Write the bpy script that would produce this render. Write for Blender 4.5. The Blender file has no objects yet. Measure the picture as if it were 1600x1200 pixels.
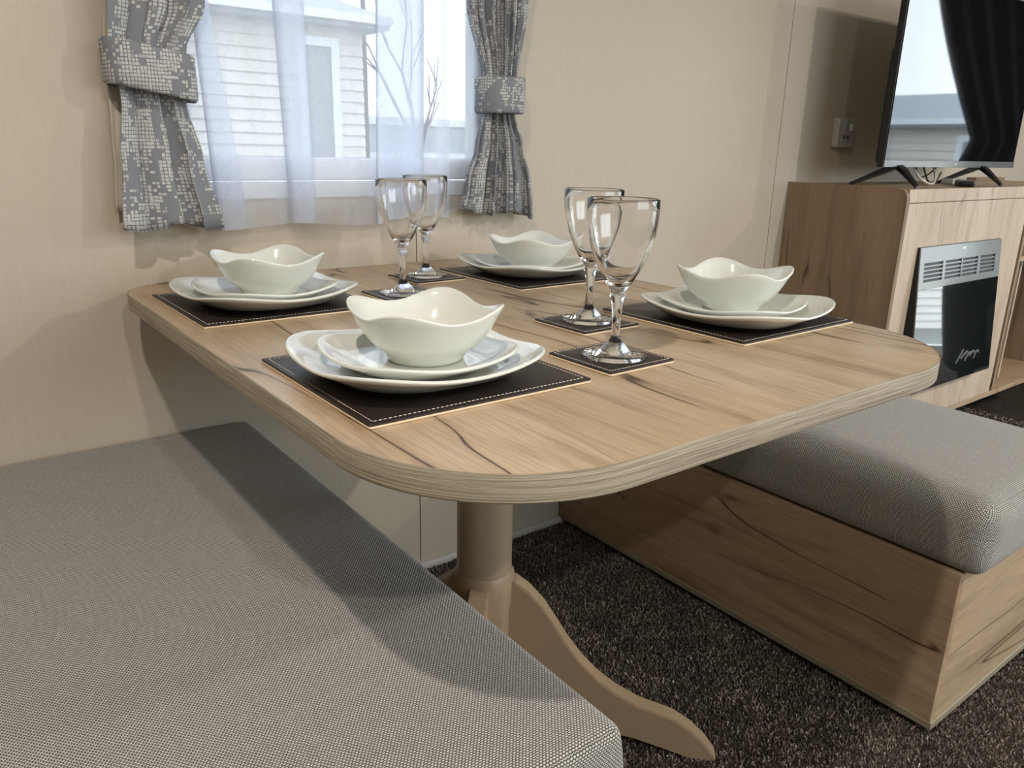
import bpy, bmesh, math, random
import numpy as np
from mathutils import Matrix, Vector
random.seed(7); rng = np.random.default_rng(7)
scene = bpy.context.scene
COL = scene.collection
PI = math.pi
T = 0.7024                      # table top height

# ------------------------------------------------------------------ camera
F, YAW, PITCH, ROLL = 1211.33, 0.65584, 0.296215, 0.022957
CPOS = (-0.2426, -1.36925, 0.92879)
fw = Vector((math.sin(YAW)*math.cos(PITCH), math.cos(YAW)*math.cos(PITCH), -math.sin(PITCH)))
r0 = Vector((math.cos(YAW), -math.sin(YAW), 0)); u0 = r0.cross(fw)
rr = r0*math.cos(ROLL) + u0*math.sin(ROLL); uu = -r0*math.sin(ROLL) + u0*math.cos(ROLL)
cd = bpy.data.cameras.new('camera'); cam = bpy.data.objects.new('camera', cd); COL.objects.link(cam)
cd.sensor_width = 36; cd.lens = 36*F/1600; cd.clip_start = 0.02; cd.clip_end = 200
m = Matrix.Identity(4)
for i in range(3):
    m[i][0] = rr[i]; m[i][1] = uu[i]; m[i][2] = -fw[i]; m[i][3] = CPOS[i]
cam.matrix_world = m
scene.camera = cam

# ------------------------------------------------------------------ view, world, light
vs = scene.view_settings
vs.view_transform = 'Standard'; vs.look = 'None'; vs.gamma = 1; vs.use_curve_mapping = False
vs.exposure = 0.80
scene.cycles.max_bounces = 12; scene.cycles.transparent_max_bounces = 24
scene.cycles.transmission_bounces = 12; scene.cycles.glossy_bounces = 6; scene.cycles.diffuse_bounces = 5
scene.cycles.sample_clamp_indirect = 4.0
scene.cycles.use_denoising = True
scene.cycles.caustics_reflective = False; scene.cycles.caustics_refractive = True

SKY = 4.3
w = bpy.data.worlds.new('sky'); scene.world = w; w.use_nodes = True
nt = w.node_tree; nt.nodes.clear()
wo = nt.nodes.new('ShaderNodeOutputWorld'); bg = nt.nodes.new('ShaderNodeBackground')
tc = nt.nodes.new('ShaderNodeTexCoord'); sep = nt.nodes.new('ShaderNodeSeparateXYZ')
cr = nt.nodes.new('ShaderNodeValToRGB'); nz = nt.nodes.new('ShaderNodeTexNoise'); mx = nt.nodes.new('ShaderNodeMix')
mx.data_type = 'RGBA'
cr.color_ramp.elements[0].position = 0.0; cr.color_ramp.elements[0].color = (0.86, 0.93, 1, 1)
cr.color_ramp.elements[1].position = 0.8; cr.color_ramp.elements[1].color = (0.60, 0.74, 0.95, 1)
nz.inputs['Scale'].default_value = 3.0; nz.inputs['Detail'].default_value = 5
nt.links.new(tc.outputs['Generated'], sep.inputs[0]); nt.links.new(sep.outputs['Z'], cr.inputs[0])
nt.links.new(tc.outputs['Generated'], nz.inputs['Vector'])
nt.links.new(nz.outputs[0], mx.inputs[0]); nt.links.new(cr.outputs[0], mx.inputs[6])
mx.inputs[7].default_value = (0.93, 0.97, 1.0, 1)
nt.links.new(mx.outputs[2], bg.inputs[0]); bg.inputs[1].default_value = SKY
nt.links.new(bg.outputs[0], wo.inputs[0])

LAMPW = 11.0
LAMP_COL = (1.0, 0.90, 0.79)
LAMPS = [(-0.40, -1.20), (-0.15, -2.55), (2.00, -2.55), (3.50, -2.30)]
CEIL = 2.05
def area(name, loc, rot, sx, sy, power, col, portal=False, shape='RECTANGLE'):
    l = bpy.data.lights.new(name, 'AREA'); l.shape = shape; l.size = sx
    if shape == 'RECTANGLE': l.size_y = sy
    l.energy = power; l.color = col
    o = bpy.data.objects.new(name, l); COL.objects.link(o); o.location = loc; o.rotation_euler = rot
    if portal: l.cycles.is_portal = True
    return o
for i, (x, y) in enumerate(LAMPS):
    area('downlight_lamp', (x, y, CEIL-0.022), (0, 0, 0), 0.055, 0.055, LAMPW*(.80, .95, 1.9, 1.5)[i], LAMP_COL, shape='DISK')
# portals: guide the sky's own light through the window openings
area('window_portal', (0.42, 0.06, 1.29), (-PI/2, 0, 0), 0.66, 0.84, 1, (1, 1, 1), True)
area('window_portal', (4.49, -1.80, 1.02), (0, PI/2, 0), 1.9, 2.4, 1, (1, 1, 1), True)
area('window_portal', (1.55, -3.68, 1.35), (PI/2, 0, 0), 2.5, 0.9, 1, (1, 1, 1), True)

# ------------------------------------------------------------------ node helpers
class N:
    def __init__(self, name, rough=0.5, spec=0.5, metal=0.0):
        self.m = bpy.data.materials.new(name); self.m.use_nodes = True
        self.t = self.m.node_tree; self.t.nodes.clear()
        self.out = self.n('OutputMaterial'); self.b = self.n('BsdfPrincipled')
        self.l(self.b.outputs[0], self.out.inputs[0])
        self.b.inputs['Roughness'].default_value = rough; self.b.inputs['Metallic'].default_value = metal
        self.b.inputs['Specular IOR Level'].default_value = spec
    def n(self, t, **k):
        x = self.t.nodes.new('ShaderNode'+t)
        for a, b in k.items(): setattr(x, a, b)
        return x
    def l(self, a, b): self.t.links.new(a, b)
    def sock(self, v, s):
        if isinstance(v, (int, float)): s.default_value = v
        elif isinstance(v, tuple): s.default_value = v if len(v) == 4 or s.type == 'VECTOR' else (*v, 1)
        else: self.l(v, s)
    def math(self, op, a, b=None, c=None, clamp=False):
        x = self.n('Math', operation=op, use_clamp=clamp); self.sock(a, x.inputs[0])
        if b is not None: self.sock(b, x.inputs[1])
        if c is not None: self.sock(c, x.inputs[2])
        return x.outputs[0]
    def mix(self, f, a, b, mode='MIX'):
        x = self.n('Mix', data_type='RGBA', blend_type=mode)
        self.sock(f, x.inputs[0]); self.sock(a, x.inputs[6]); self.sock(b, x.inputs[7]); return x.outputs[2]
    def step(self, v, lo, hi, a=0.0, b=1.0):
        x = self.n('MapRange', interpolation_type='SMOOTHSTEP'); self.sock(v, x.inputs[0])
        x.inputs[1].default_value = lo; x.inputs[2].default_value = hi; x.inputs[3].default_value = a; x.inputs[4].default_value = b
        return x.outputs[0]
    def coord(self, kind='Object', scale=(1, 1, 1), loc=(0, 0, 0)):
        c = self.n('TexCoord'); mp = self.n('Mapping'); self.l(c.outputs[kind], mp.inputs[0])
        mp.inputs['Scale'].default_value = scale; mp.inputs['Location'].default_value = loc
        return mp.outputs[0]
    def noise(self, vec, scale=1.0, detail=3, rough=0.5, dist=0.0):
        x = self.n('TexNoise'); self.l(vec, x.inputs['Vector']); x.inputs['Scale'].default_value = scale
        x.inputs['Detail'].default_value = detail; x.inputs['Roughness'].default_value = rough
        x.inputs['Distortion'].default_value = dist; return x.outputs[0]
    def bump(self, h, strength=0.3, dist=0.001):
        x = self.n('Bump'); x.inputs['Strength'].default_value = strength; x.inputs['Distance'].default_value = dist
        self.l(h, x.inputs['Height']); self.l(x.outputs[0], self.b.inputs['Normal'])
    def col(self, v): self.sock(v, self.b.inputs['Base Color'])

def plain(name, col, rough=0.5, spec=0.5, metal=0.0, mottle=0.04, bump=0.0):
    k = N(name, rough, spec, metal); c = k.noise(k.coord(), 35, 3)
    d = tuple(x*(1-mottle*2) for x in col)
    k.col(k.mix(c, d, tuple(min(1, x*(1+mottle)) for x in col)))
    if bump: k.bump(k.noise(k.coord(), 220, 2), bump, 0.0006)
    return k.m

def wood(name, axis, light, mid, dark, crack=(0.07, 0.035, 0.018), seed=0.0, rough=0.42, cr_amt=1.0, kind='Object', gate_lo=.47):
    """oak-look laminate; axis = grain direction 0,1,2"""
    k = N(name, rough, 0.35)
    def st(along, across):
        s = [across]*3; s[axis] = along; return k.coord(kind, tuple(s), (seed, seed*1.7, seed*0.6))
    big = k.noise(st(1.1, 9), 1, 3, 0.55, 0.3)
    med = k.noise(st(3.0, 34), 1, 4, 0.6, 0.4)
    fine = k.noise(st(14, 420), 1, 3, 0.6)
    c = k.mix(k.step(big, 0.35, 0.68), light, mid)
    c = k.mix(k.math('MULTIPLY', k.step(med, 0.46, 0.74), 0.70), c, dark)
    c = k.mix(k.math('MULTIPLY', k.step(fine, 0.42, 0.70), 0.42), c, dark)
    # long thin splits that follow the grain
    n1 = k.noise(st(1.0, 8.5), 1, 2.0, 0.45, 0.25)
    line = k.step(k.math('ABSOLUTE', k.math('SUBTRACT', n1, 0.50)), 0.0, 0.0075, 1.0, 0.0)
    gate = k.step(k.noise(st(2.6, 7), 1, 1, 0.5), gate_lo, gate_lo+.08)
    f1 = k.math('MULTIPLY', k.math('MULTIPLY', line, gate), 0.95*cr_amt)
    soft = k.math('MULTIPLY', k.step(k.math('ABSOLUTE', k.math('SUBTRACT', n1, 0.50)), 0.0, 0.03, 1.0, 0.0), k.math('MULTIPLY', gate, 0.35*cr_amt))
    c = k.mix(soft, c, dark)
    c = k.mix(f1, c, crack)
    kn = k.step(k.noise(st(5, 13), 1, 1, 0.5), 0.70, 0.80)
    c = k.mix(k.math('MULTIPLY', kn, 0.55*cr_amt), c, crack)
    k.col(c)
    k.bump(k.math('SUBTRACT', fine, k.math('MULTIPLY', f1, 1.5)), 0.12, 0.0005)
    return k.m

# table, bench and cabinet laminates
M = {}
L1, L2, L3 = (0.56, 0.445, 0.315), (0.46, 0.345, 0.225), (0.25, 0.165, 0.095)
M['wood_top'] = wood('oak laminate table top', 1, L1, L2, L3, (0.045, 0.022, 0.012), seed=6.4, rough=0.33, gate_lo=.43)
M['wood_y'] = wood('oak laminate long grain', 1, (0.46, 0.34, 0.225), (0.37, 0.265, 0.17), (0.22, 0.145, 0.09), seed=11.0, rough=0.5)
M['wood_x'] = wood('oak laminate end panel', 0, (0.46, 0.35, 0.235), (0.38, 0.285, 0.185), (0.24, 0.17, 0.105), seed=5.3, rough=0.5)
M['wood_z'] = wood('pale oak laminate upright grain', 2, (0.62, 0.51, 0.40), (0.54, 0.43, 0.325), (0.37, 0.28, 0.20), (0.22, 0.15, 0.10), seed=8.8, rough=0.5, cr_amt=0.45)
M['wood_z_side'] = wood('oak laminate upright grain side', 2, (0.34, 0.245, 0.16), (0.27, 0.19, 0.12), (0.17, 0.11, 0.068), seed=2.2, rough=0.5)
M['wood_shelf'] = wood('oak laminate shelf', 0, (0.50, 0.38, 0.26), (0.42, 0.31, 0.20), (0.28, 0.19, 0.12), seed=1.2, rough=0.5, cr_amt=0.4)

def edge_band():
    k = N('brushed oak edge band', 0.55, 0.3)
    v = k.coord('UV', (7, 900, 1)); a = k.noise(v, 1, 4, 0.7, 0.5)
    b = k.noise(k.coord('UV', (30, 1500, 1)), 1, 2)
    c = k.mix(k.step(a, 0.34, 0.66), (0.20, 0.165, 0.11), (0.47, 0.42, 0.325))
    c = k.mix(k.math('MULTIPLY', k.step(b, .5, .8), .35), c, (0.13, 0.10, 0.06))
    k.col(c); k.bump(a, 0.35, 0.0008); return k.m
M['edge'] = edge_band()

def wall_mat():
    k = N('beige striated wall vinyl', 0.55, 0.3)
    a = k.noise(k.coord('Object', (260, 260, 5)), 1, 3, 0.6)
    b = k.noise(k.coord('Object', (900, 900, 40)), 1, 2, 0.6)
    g = k.noise(k.coord('Object', (2, 2, 1)), 1, 2)
    c = k.mix(a, (0.505, 0.452, 0.366), (0.59, 0.533, 0.44))
    c = k.mix(k.math('MULTIPLY', k.step(b, .5, .7), .25), c, (0.66, 0.60, 0.51))
    c = k.mix(k.math('MULTIPLY', g, .12), c, (0.50, 0.44, 0.36))
    k.col(c); k.bump(k.math('ADD', a, b), 0.10, 0.0006); return k.m
M['wall'] = wall_mat()

def weave(name, lo, hi, warm):
    k = N(name, 0.95, 0.12)
    c = k.n('TexCoord'); s = k.n('SeparateXYZ'); k.l(c.outputs['UV'], s.inputs[0])
    # little wobble so that the yarns are not ruled
    wn = k.noise(k.coord('UV', (90, 90, 1)), 1, 2)
    u = k.math('ADD', s.outputs[0], k.math('MULTIPLY', wn, 0.0011)); v = k.math('ADD', s.outputs[1], k.math('MULTIPLY', wn, 0.0011))
    p = 0.0036
    row = k.math('FLOOR', k.math('DIVIDE', v, p*0.62))
    u2 = k.math('ADD', k.math('DIVIDE', u, p), k.math('MULTIPLY', row, 0.5))
    a = k.math('ABSOLUTE', k.math('SINE', k.math('MULTIPLY', u2, PI)))
    b = k.math('ABSOLUTE', k.math('SINE', k.math('MULTIPLY', k.math('DIVIDE', v, p*0.62), PI)))
    h = k.math('POWER', k.math('MULTIPLY', a, b), 0.7)
    tuft = k.n('TexWhiteNoise', noise_dimensions='2D')
    cx = k.n('CombineXYZ'); k.l(k.math('FLOOR', u2), cx.inputs[0]); k.l(row, cx.inputs[1]); k.l(cx.outputs[0], tuft.inputs['Vector'])
    thread = k.noise(k.coord('UV', (35, 420, 1)), 1, 3, 0.7)
    thread2 = k.noise(k.coord('UV', (420, 30, 1)), 1, 3, 0.7)
    f = k.step(h, 0.22, 0.86)
    top = k.mix(tuft.outputs[0], hi, tuple(x*0.78 for x in hi))
    top = k.mix(k.step(thread, .45, .72), top, warm)
    top = k.mix(k.math('MULTIPLY', k.step(thread2, .5, .75), .6), top, tuple(x*0.6 for x in hi))
    k.col(k.mix(f, lo, top))
    k.bump(h, 0.55, 0.0014)
    k.b.inputs['Sheen Weight'].default_value = 0.25
    return k.m
M['weave'] = weave('grey basket weave upholstery', (0.055, 0.053, 0.050), (0.66, 0.645, 0.60), (0.56, 0.555, 0.53))

def ceramic():
    k = N('off-white glazed porcelain', 0.12, 0.55)
    k.col(k.mix(k.noise(k.coord(), 20, 2), (0.71, 0.735, 0.69), (0.74, 0.76, 0.72)))
    k.b.inputs['Coat Weight'].default_value = 0.6; k.b.inputs['Coat Roughness'].default_value = 0.03
    return k.m
M['ceramic'] = ceramic()
def leather():
    k = N('dark brown leatherette', 0.42, 0.4)
    v = k.n('TexVoronoi'); k.l(k.coord(), v.inputs['Vector']); v.inputs['Scale'].default_value = 900
    n = k.noise(k.coord(), 60, 3)
    k.col(k.mix(n, (0.014, 0.009, 0.008), (0.026, 0.018, 0.016)))
    k.bump(v.outputs['Distance'], 0.12, 0.0003); return k.m
M['leather'] = leather()
M['cork'] = plain('tan backing board', (0.85, 0.69, 0.50), 0.7, 0.2)
M['thread'] = plain('cream stitching thread', (0.86, 0.80, 0.70), 0.8, 0.1)
def clear_glass(name, ior=1.49, col=(0.98, 0.985, 0.98)):
    k = N(name, 0.0); g = k.n('BsdfGlass'); g.inputs['IOR'].default_value = ior; g.inputs['Roughness'].default_value = 0.0
    n = k.noise(k.coord(), 12, 1)
    k.l(k.mix(n, col, tuple(min(1, c*1.01) for c in col)), g.inputs['Color'])
    k.l(g.outputs[0], k.out.inputs[0]); return k.m
M['glass'] = clear_glass('clear stemware', 1.47, (1.0, 1.0, 1.0))
def pane_mat(name, tint=(0.96, 0.98, 0.98), refl=0.5):
    k = N(name); tr = k.n('BsdfTransparent'); gl = k.n('BsdfGlossy'); mxs = k.n('MixShader'); fr = k.n('Fresnel')
    gl.inputs['Roughness'].default_value = 0.01; fr.inputs[0].default_value = 1.45
    n = k.noise(k.coord(), 3, 1); k.l(k.mix(n, tint, tuple(x*0.99 for x in tint)), tr.inputs[0])
    k.l(k.math('MULTIPLY', fr.outputs[0], refl), mxs.inputs[0]); k.l(tr.outputs[0], mxs.inputs[1]); k.l(gl.outputs[0], mxs.inputs[2])
    k.l(mxs.outputs[0], k.out.inputs[0]); return k.m
M['pane'] = pane_mat('window glass', refl=0.35)
M['pane_dimmed'] = pane_mat('window glass with added dimming', (0.58, 0.585, 0.58), 0.35)  # neutral tint added to dim the daylight through the back window
M['smoked'] = pane_mat('smoked fire glass', (0.10, 0.12, 0.13), 1.0)
def screen():
    k = N('glossy dark screen', 0.03, 0.5); k.col(k.mix(k.noise(k.coord(), 5, 1), (0.004, 0.005, 0.006), (0.006, 0.007, 0.009)))
    k.b.inputs['IOR'].default_value = 1.75
    k.b.inputs['Coat Weight'].default_value = 0.0; k.b.inputs['Coat Roughness'].default_value = 0.01; return k.m
M['screen'] = screen()
def firefront():
    k = N('mirror-like fire glass', 0.03, 0.5); k.col(k.mix(k.noise(k.coord(), 5, 1), (0.010, 0.013, 0.015), (0.013, 0.016, 0.018)))
    k.b.inputs['IOR'].default_value = 2.6; k.b.inputs['Coat Weight'].default_value = 0.6; return k.m
M['fireglass'] = firefront()
M['fireband'] = plain('grey satin printed glass', (0.27, 0.30, 0.315), 0.12, 0.8, mottle=0.01)
M['black'] = plain('black satin plastic', (0.010, 0.010, 0.011), 0.35, 0.4)
M['shade_black'] = plain('near-black painted shade', (0.012, 0.012, 0.013), 0.8, 0.1)  # near-black plinth colour paints in the shade under benches and cabinet
M['white_pvc'] = plain('white window plastic', (0.80, 0.83, 0.86), 0.3, 0.5, mottle=0.01)
M['white'] = plain('white paint', (0.78, 0.78, 0.75), 0.6, 0.3, mottle=0.01)
M['ceiling'] = plain('white ceiling board', (0.80, 0.79, 0.76), 0.7, 0.2, mottle=0.01)
M['taupe'] = plain('taupe painted wood', (0.36, 0.265, 0.175), 0.38, 0.4, mottle=0.02)
M['taupe_metal'] = plain('taupe enamel pole', (0.37, 0.29, 0.20), 0.3, 0.5, mottle=0.01)
M['skirting'] = plain('pale grey skirting', (0.55, 0.53, 0.50), 0.5, 0.3)
M['joint'] = plain('dark wall joint', (0.17, 0.14, 0.11), 0.8, 0.1)
M['cream'] = plain('cream curtain lining', (0.62, 0.58, 0.49), 0.9, 0.1)
M['grey_metal'] = plain('grey enamel', (0.30, 0.32, 0.34), 0.35, 0.5)
M['socket'] = plain('grey white socket plastic', (0.48, 0.48, 0.45), 0.4, 0.4)
M['ash'] = plain('pale ember logs', (0.12, 0.13, 0.13), 0.8, 0.2, mottle=0.2)
M['cable_white'] = plain('white cable', (0.62, 0.62, 0.60), 0.5, 0.3)
M['floor'] = plain('dark carpet backing', (0.060, 0.050, 0.043), 1.0, 0.05, mottle=0.3, bump=0.5)
M['siding'] = plain('cream cladding board', (0.74, 0.71, 0.66), 0.6, 0.2, mottle=0.04)
M['roof'] = plain('grey roof sheet', (0.40, 0.43, 0.46), 0.7, 0.2)
M['tarmac'] = plain('grey gravel', (0.30, 0.30, 0.28), 0.9, 0.1, mottle=0.2)
M['hedge'] = plain('dark timber', (0.10, 0.09, 0.08), 0.9, 0.1, mottle=0.2)
M['sofa'] = plain('charcoal sofa cloth', (0.045, 0.05, 0.055), 0.9, 0.1, mottle=0.1)

def carpet():
    k = N('brown grey twist pile', 0.95, 0.15)
    a = k.n('Attribute'); a.attribute_name = 'tone'
    cr = k.n('ValToRGB'); k.l(a.outputs['Fac'], cr.inputs[0])
    e = cr.color_ramp.elements; e[0].color = (0.060, 0.048, 0.040, 1); e[1].color = (0.66, 0.59, 0.52, 1)
    x = cr.color_ramp.elements.new(0.55); x.color = (0.25, 0.21, 0.178, 1)
    n = k.noise(k.coord('Object', (9, 9, 9)), 1, 3)
    k.col(k.mix(k.math('MULTIPLY', k.step(n, .4, .7), .35), cr.outputs[0], (0.03, 0.024, 0.02))); return k.m
M['pile'] = carpet()

def curtain_mat():
    k = N('grey curtain with white block weave', 0.9, 0.15)
    c = k.n('TexCoord'); s = k.n('SeparateXYZ'); k.l(c.outputs['UV'], s.inputs[0])
    wob = k.noise(k.coord('UV', (60, 60, 1)), 1, 2)
    u = k.math('DIVIDE', k.math('ADD', s.outputs[0], k.math('MULTIPLY', wob, 0.0035)), 0.0046)
    v = k.math('DIVIDE', k.math('ADD', s.outputs[1], k.math('MULTIPLY', wob, 0.0035)), 0.0053)
    cell = k.n('CombineXYZ'); k.l(k.math('FLOOR', u), cell.inputs[0]); k.l(k.math('FLOOR', v), cell.inputs[1])
    mp = k.n('Mapping'); k.l(cell.outputs[0], mp.inputs[0]); mp.inputs['Scale'].default_value = (0.17, 0.075, 1)
    patch = k.n('TexNoise', noise_dimensions='2D'); k.l(mp.outputs[0], patch.inputs['Vector']); patch.inputs['Scale'].default_value = 1.0
    patch.inputs['Detail'].default_value = 2.5
    wn = k.n('TexWhiteNoise', noise_dimensions='2D'); k.l(cell.outputs[0], wn.inputs['Vector'])
    on = k.step(k.math('ADD', patch.outputs[0], k.math('MULTIPLY', k.math('SUBTRACT', wn.outputs[0], 0.5), 0.20)), 0.475, 0.50)
    fu = k.math('FRACT', u); fv = k.math('FRACT', v)
    wn3 = k.n('TexWhiteNoise', noise_dimensions='3D'); cz = k.n('Vector' + 'Math', operation='ADD'); k.l(cell.outputs[0], cz.inputs[0]); cz.inputs[1].default_value = (3.3, 7.7, 2.1); k.l(cz.outputs[0], wn3.inputs['Vector'])
    bu = k.math('MAXIMUM', k.math('MULTIPLY', k.step(fu, 0.0, 0.30), k.step(fu, 0.80, 1.0, 1, 0)), k.math('GREATER_THAN', wn3.outputs[0], 0.84))
    bv = k.math('MAXIMUM', k.math('MULTIPLY', k.step(fv, 0.0, 0.30), k.step(fv, 0.80, 1.0, 1, 0)), k.math('LESS_THAN', wn3.outputs[0], 0.14))
    block = k.math('MULTIPLY', k.math('MULTIPLY', bu, bv), on)
    yarn = k.noise(k.coord('UV', (1500, 1500, 1)), 1, 2)
    base = k.mix(yarn, (0.19, 0.20, 0.225), (0.25, 0.262, 0.29))
    hi = k.mix(k.noise(k.coord('UV', (400, 400, 1)), 1, 2), (0.38, 0.385, 0.39), (0.68, 0.685, 0.68))
    k.col(k.mix(block, k.mix(k.math('MULTIPLY', on, 0.45), base, (0.12, 0.115, 0.105)), hi)); k.bump(k.math('ADD', block, yarn), 0.2, 0.0005)
    k.b.inputs['Subsurface Weight'].default_value = 0.0
    return k.m
M['curtain'] = curtain_mat()

def sheer_mat():
    k = N('white voile'); tr = k.n('BsdfTransparent'); tl = k.n('BsdfTranslucent'); df = k.n('BsdfDiffuse')
    m1 = k.n('MixShader'); m2 = k.n('MixShader')
    n = k.noise(k.coord('UV', (900, 120, 1)), 1, 2)
    colr = k.mix(n, (0.79, 0.85, 0.98), (0.86, 0.91, 1.0))
    k.l(colr, tl.inputs[0]); k.l(colr, df.inputs[0]); m1.inputs[0].default_value = 0.5
    k.l(tl.outputs[0], m1.inputs[1]); k.l(df.outputs[0], m1.inputs[2])
    lw = k.n('LayerWeight'); lw.inputs[0].default_value = 0.35
    op = k.math('ADD', k.math('MULTIPLY', lw.outputs['Facing'], 0.45), k.math('ADD', 0.38, k.math('MULTIPLY', n, 0.12)), clamp=True)
    k.l(op, m2.inputs[0]); k.l(tr.outputs[0], m2.inputs[1]); k.l(m1.outputs[0], m2.inputs[2])
    k.l(m2.outputs[0], k.out.inputs[0]); return k.m
M['sheer'] = sheer_mat()
def emis(name, col, st):
    k = N(name); e = k.n('Emission'); e.inputs[0].default_value = (*col, 1); e.inputs[1].default_value = st
    k.l(e.outputs[0], k.out.inputs[0]); return k.m
M['lamp'] = emis('lit downlight lens', LAMP_COL, 12)
M['logo'] = plain('pale printed mark', (0.75, 0.78, 0.80), 0.5, 0.3)

# ------------------------------------------------------------------ mesh helpers
def mk(name, verts, faces, mat=None, parent=None, uvs=None, smooth=False, angle=None):
    me = bpy.data.meshes.new(name); me.from_pydata([tuple(v) for v in verts], [], faces); me.update()
    o = bpy.data.objects.new(name, me); COL.objects.link(o)
    if mat is not None: me.materials.append(M[mat] if isinstance(mat, str) else mat)
    if uvs is not None:
        ul = me.uv_layers.new(name='UVMap')
        for lp in me.loops: ul.data[lp.index].uv = uvs[lp.vertex_index]
    if smooth:
        for p in me.polygons: p.use_smooth = True
    if parent is not None: o.parent = parent
    return o
def frombm(name, bm, mat=None, parent=None, smooth=False):
    me = bpy.data.meshes.new(name); bmesh.ops.recalc_face_normals(bm, faces=bm.faces); bm.to_mesh(me); bm.free()
    o = bpy.data.objects.new(name, me); COL.objects.link(o)
    if mat is not None: me.materials.append(M[mat])
    if smooth:
        for p in me.polygons: p.use_smooth = True
    if parent is not None: o.parent = parent
    return o
def sharp(o, deg=35):
    me = o.data
    for p in me.polygons: p.use_smooth = True
    bm = bmesh.new(); bm.from_mesh(me)
    for e in bm.edges:
        if len(e.link_faces) == 2 and e.calc_face_angle(0) > math.radians(deg): e.smooth = False
    bm.to_mesh(me); bm.free()
def add_box(bm, x0, x1, y0, y1, z0, z1, bev=0.0, seg=2):
    r = bmesh.ops.create_cube(bm, size=1.0)
    vs_ = r['verts']
    for v in vs_:
        v.co = Vector(((x0+x1)/2 + v.co.x*(x1-x0), (y0+y1)/2 + v.co.y*(y1-y0), (z0+z1)/2 + v.co.z*(z1-z0)))
    if bev > 0:
        es = list({e for v in vs_ for e in v.link_edges})
        bmesh.ops.bevel(bm, geom=es, offset=bev, segments=seg, affect='EDGES', profile=0.5)
def box(name, x0, x1, y0, y1, z0, z1, mat, parent=None, bev=0.0, seg=2):
    bm = bmesh.new(); add_box(bm, x0, x1, y0, y1, z0, z1, bev, seg)
    return frombm(name, bm, mat, parent)
def boxes(name, lst, mat, parent=None, bev=0.0):
    bm = bmesh.new()
    for b in lst: add_box(bm, *b, bev=bev, seg=1)
    return frombm(name, bm, mat, parent)
def tag(o, label=None, cat=None, group=None, kind=None):
    if label: o['label'] = label
    if cat: o['category'] = cat
    if group: o['group'] = group
    if kind: o['kind'] = kind
    return o
def empty(name, loc=(0, 0, 0), rz=0.0):
    o = bpy.data.objects.new(name, None); COL.objects.link(o); o.location = loc; o.rotation_euler = (0, 0, rz)
    o.empty_display_size = 0.05; return o
def lathe(name, prof, mat, parent=None, n=64, closed=False):
    V, Fc = [], []
    k = len(prof)
    for j in range(n):
        a = 2*PI*j/n
        for r, z in prof: V.append((r*math.cos(a), r*math.sin(a), z))
    for j in range(n):
        j2 = (j+1) % n
        for i in range(k-1 if not closed else k):
            i2 = (i+1) % k
            Fc.append((j*k+i, j2*k+i, j2*k+i2, j*k+i2))
    bm = bmesh.new(); vs_ = [bm.verts.new(v) for v in V]
    for f in Fc:
        try: bm.faces.new([vs_[i] for i in f])
        except ValueError: pass
    bmesh.ops.remove_doubles(bm, verts=bm.verts, dist=1e-6)
    bmesh.ops.dissolve_degenerate(bm, edges=bm.edges, dist=1e-7)
    me = bpy.data.meshes.new(name); bm.to_mesh(me); bm.free()
    for p in me.polygons: p.use_smooth = True
    o = bpy.data.objects.new(name, me); COL.objects.link(o); me.materials.append(M[mat])
    if parent is not None: o.parent = parent
    return o
def tube(name, pts, r, mat, parent=None, n=8, sub=10):
    cu = bpy.data.curves.new(name, 'CURVE'); cu.dimensions = '3D'; cu.bevel_depth = r; cu.bevel_resolution = 2; cu.use_fill_caps = True
    sp = cu.splines.new('NURBS'); sp.points.add(len(pts)-1)
    for i, p in enumerate(pts): sp.points[i].co = (*p, 1)
    sp.use_endpoint_u = True; sp.order_u = min(4, len(pts)); sp.resolution_u = sub
    tmp = bpy.data.objects.new(name, cu); COL.objects.link(tmp)
    dg = bpy.context.evaluated_depsgraph_get(); me = bpy.data.meshes.new_from_object(tmp.evaluated_get(dg))
    bpy.data.objects.remove(tmp); o = bpy.data.objects.new(name, me); COL.objects.link(o)
    me.materials.clear(); me.materials.append(M[mat])
    for p in me.polygons: p.use_smooth = True
    if parent is not None: o.parent = parent
    return o
def prism(name, poly, z0, z1, mat, parent=None, bev=0.0):
    n = len(poly); V = [(x, y, z0) for x, y in poly] + [(x, y, z1) for x, y in poly]
    Fc = [tuple(range(n-1, -1, -1)), tuple(range(n, 2*n))] + [(i, (i+1) % n, n+(i+1) % n, n+i) for i in range(n)]
    return mk(name, V, Fc, mat, parent)
def axis_coords(h, r, arc, n):
    a = [h - r + r*math.sin(PI/2*i/arc) for i in range(arc+1)]
    mid = [(-h+r) + (2*(h-r))*i/n for i in range(1, n)]
    return [-x for x in reversed(a)] + mid + a
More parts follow.
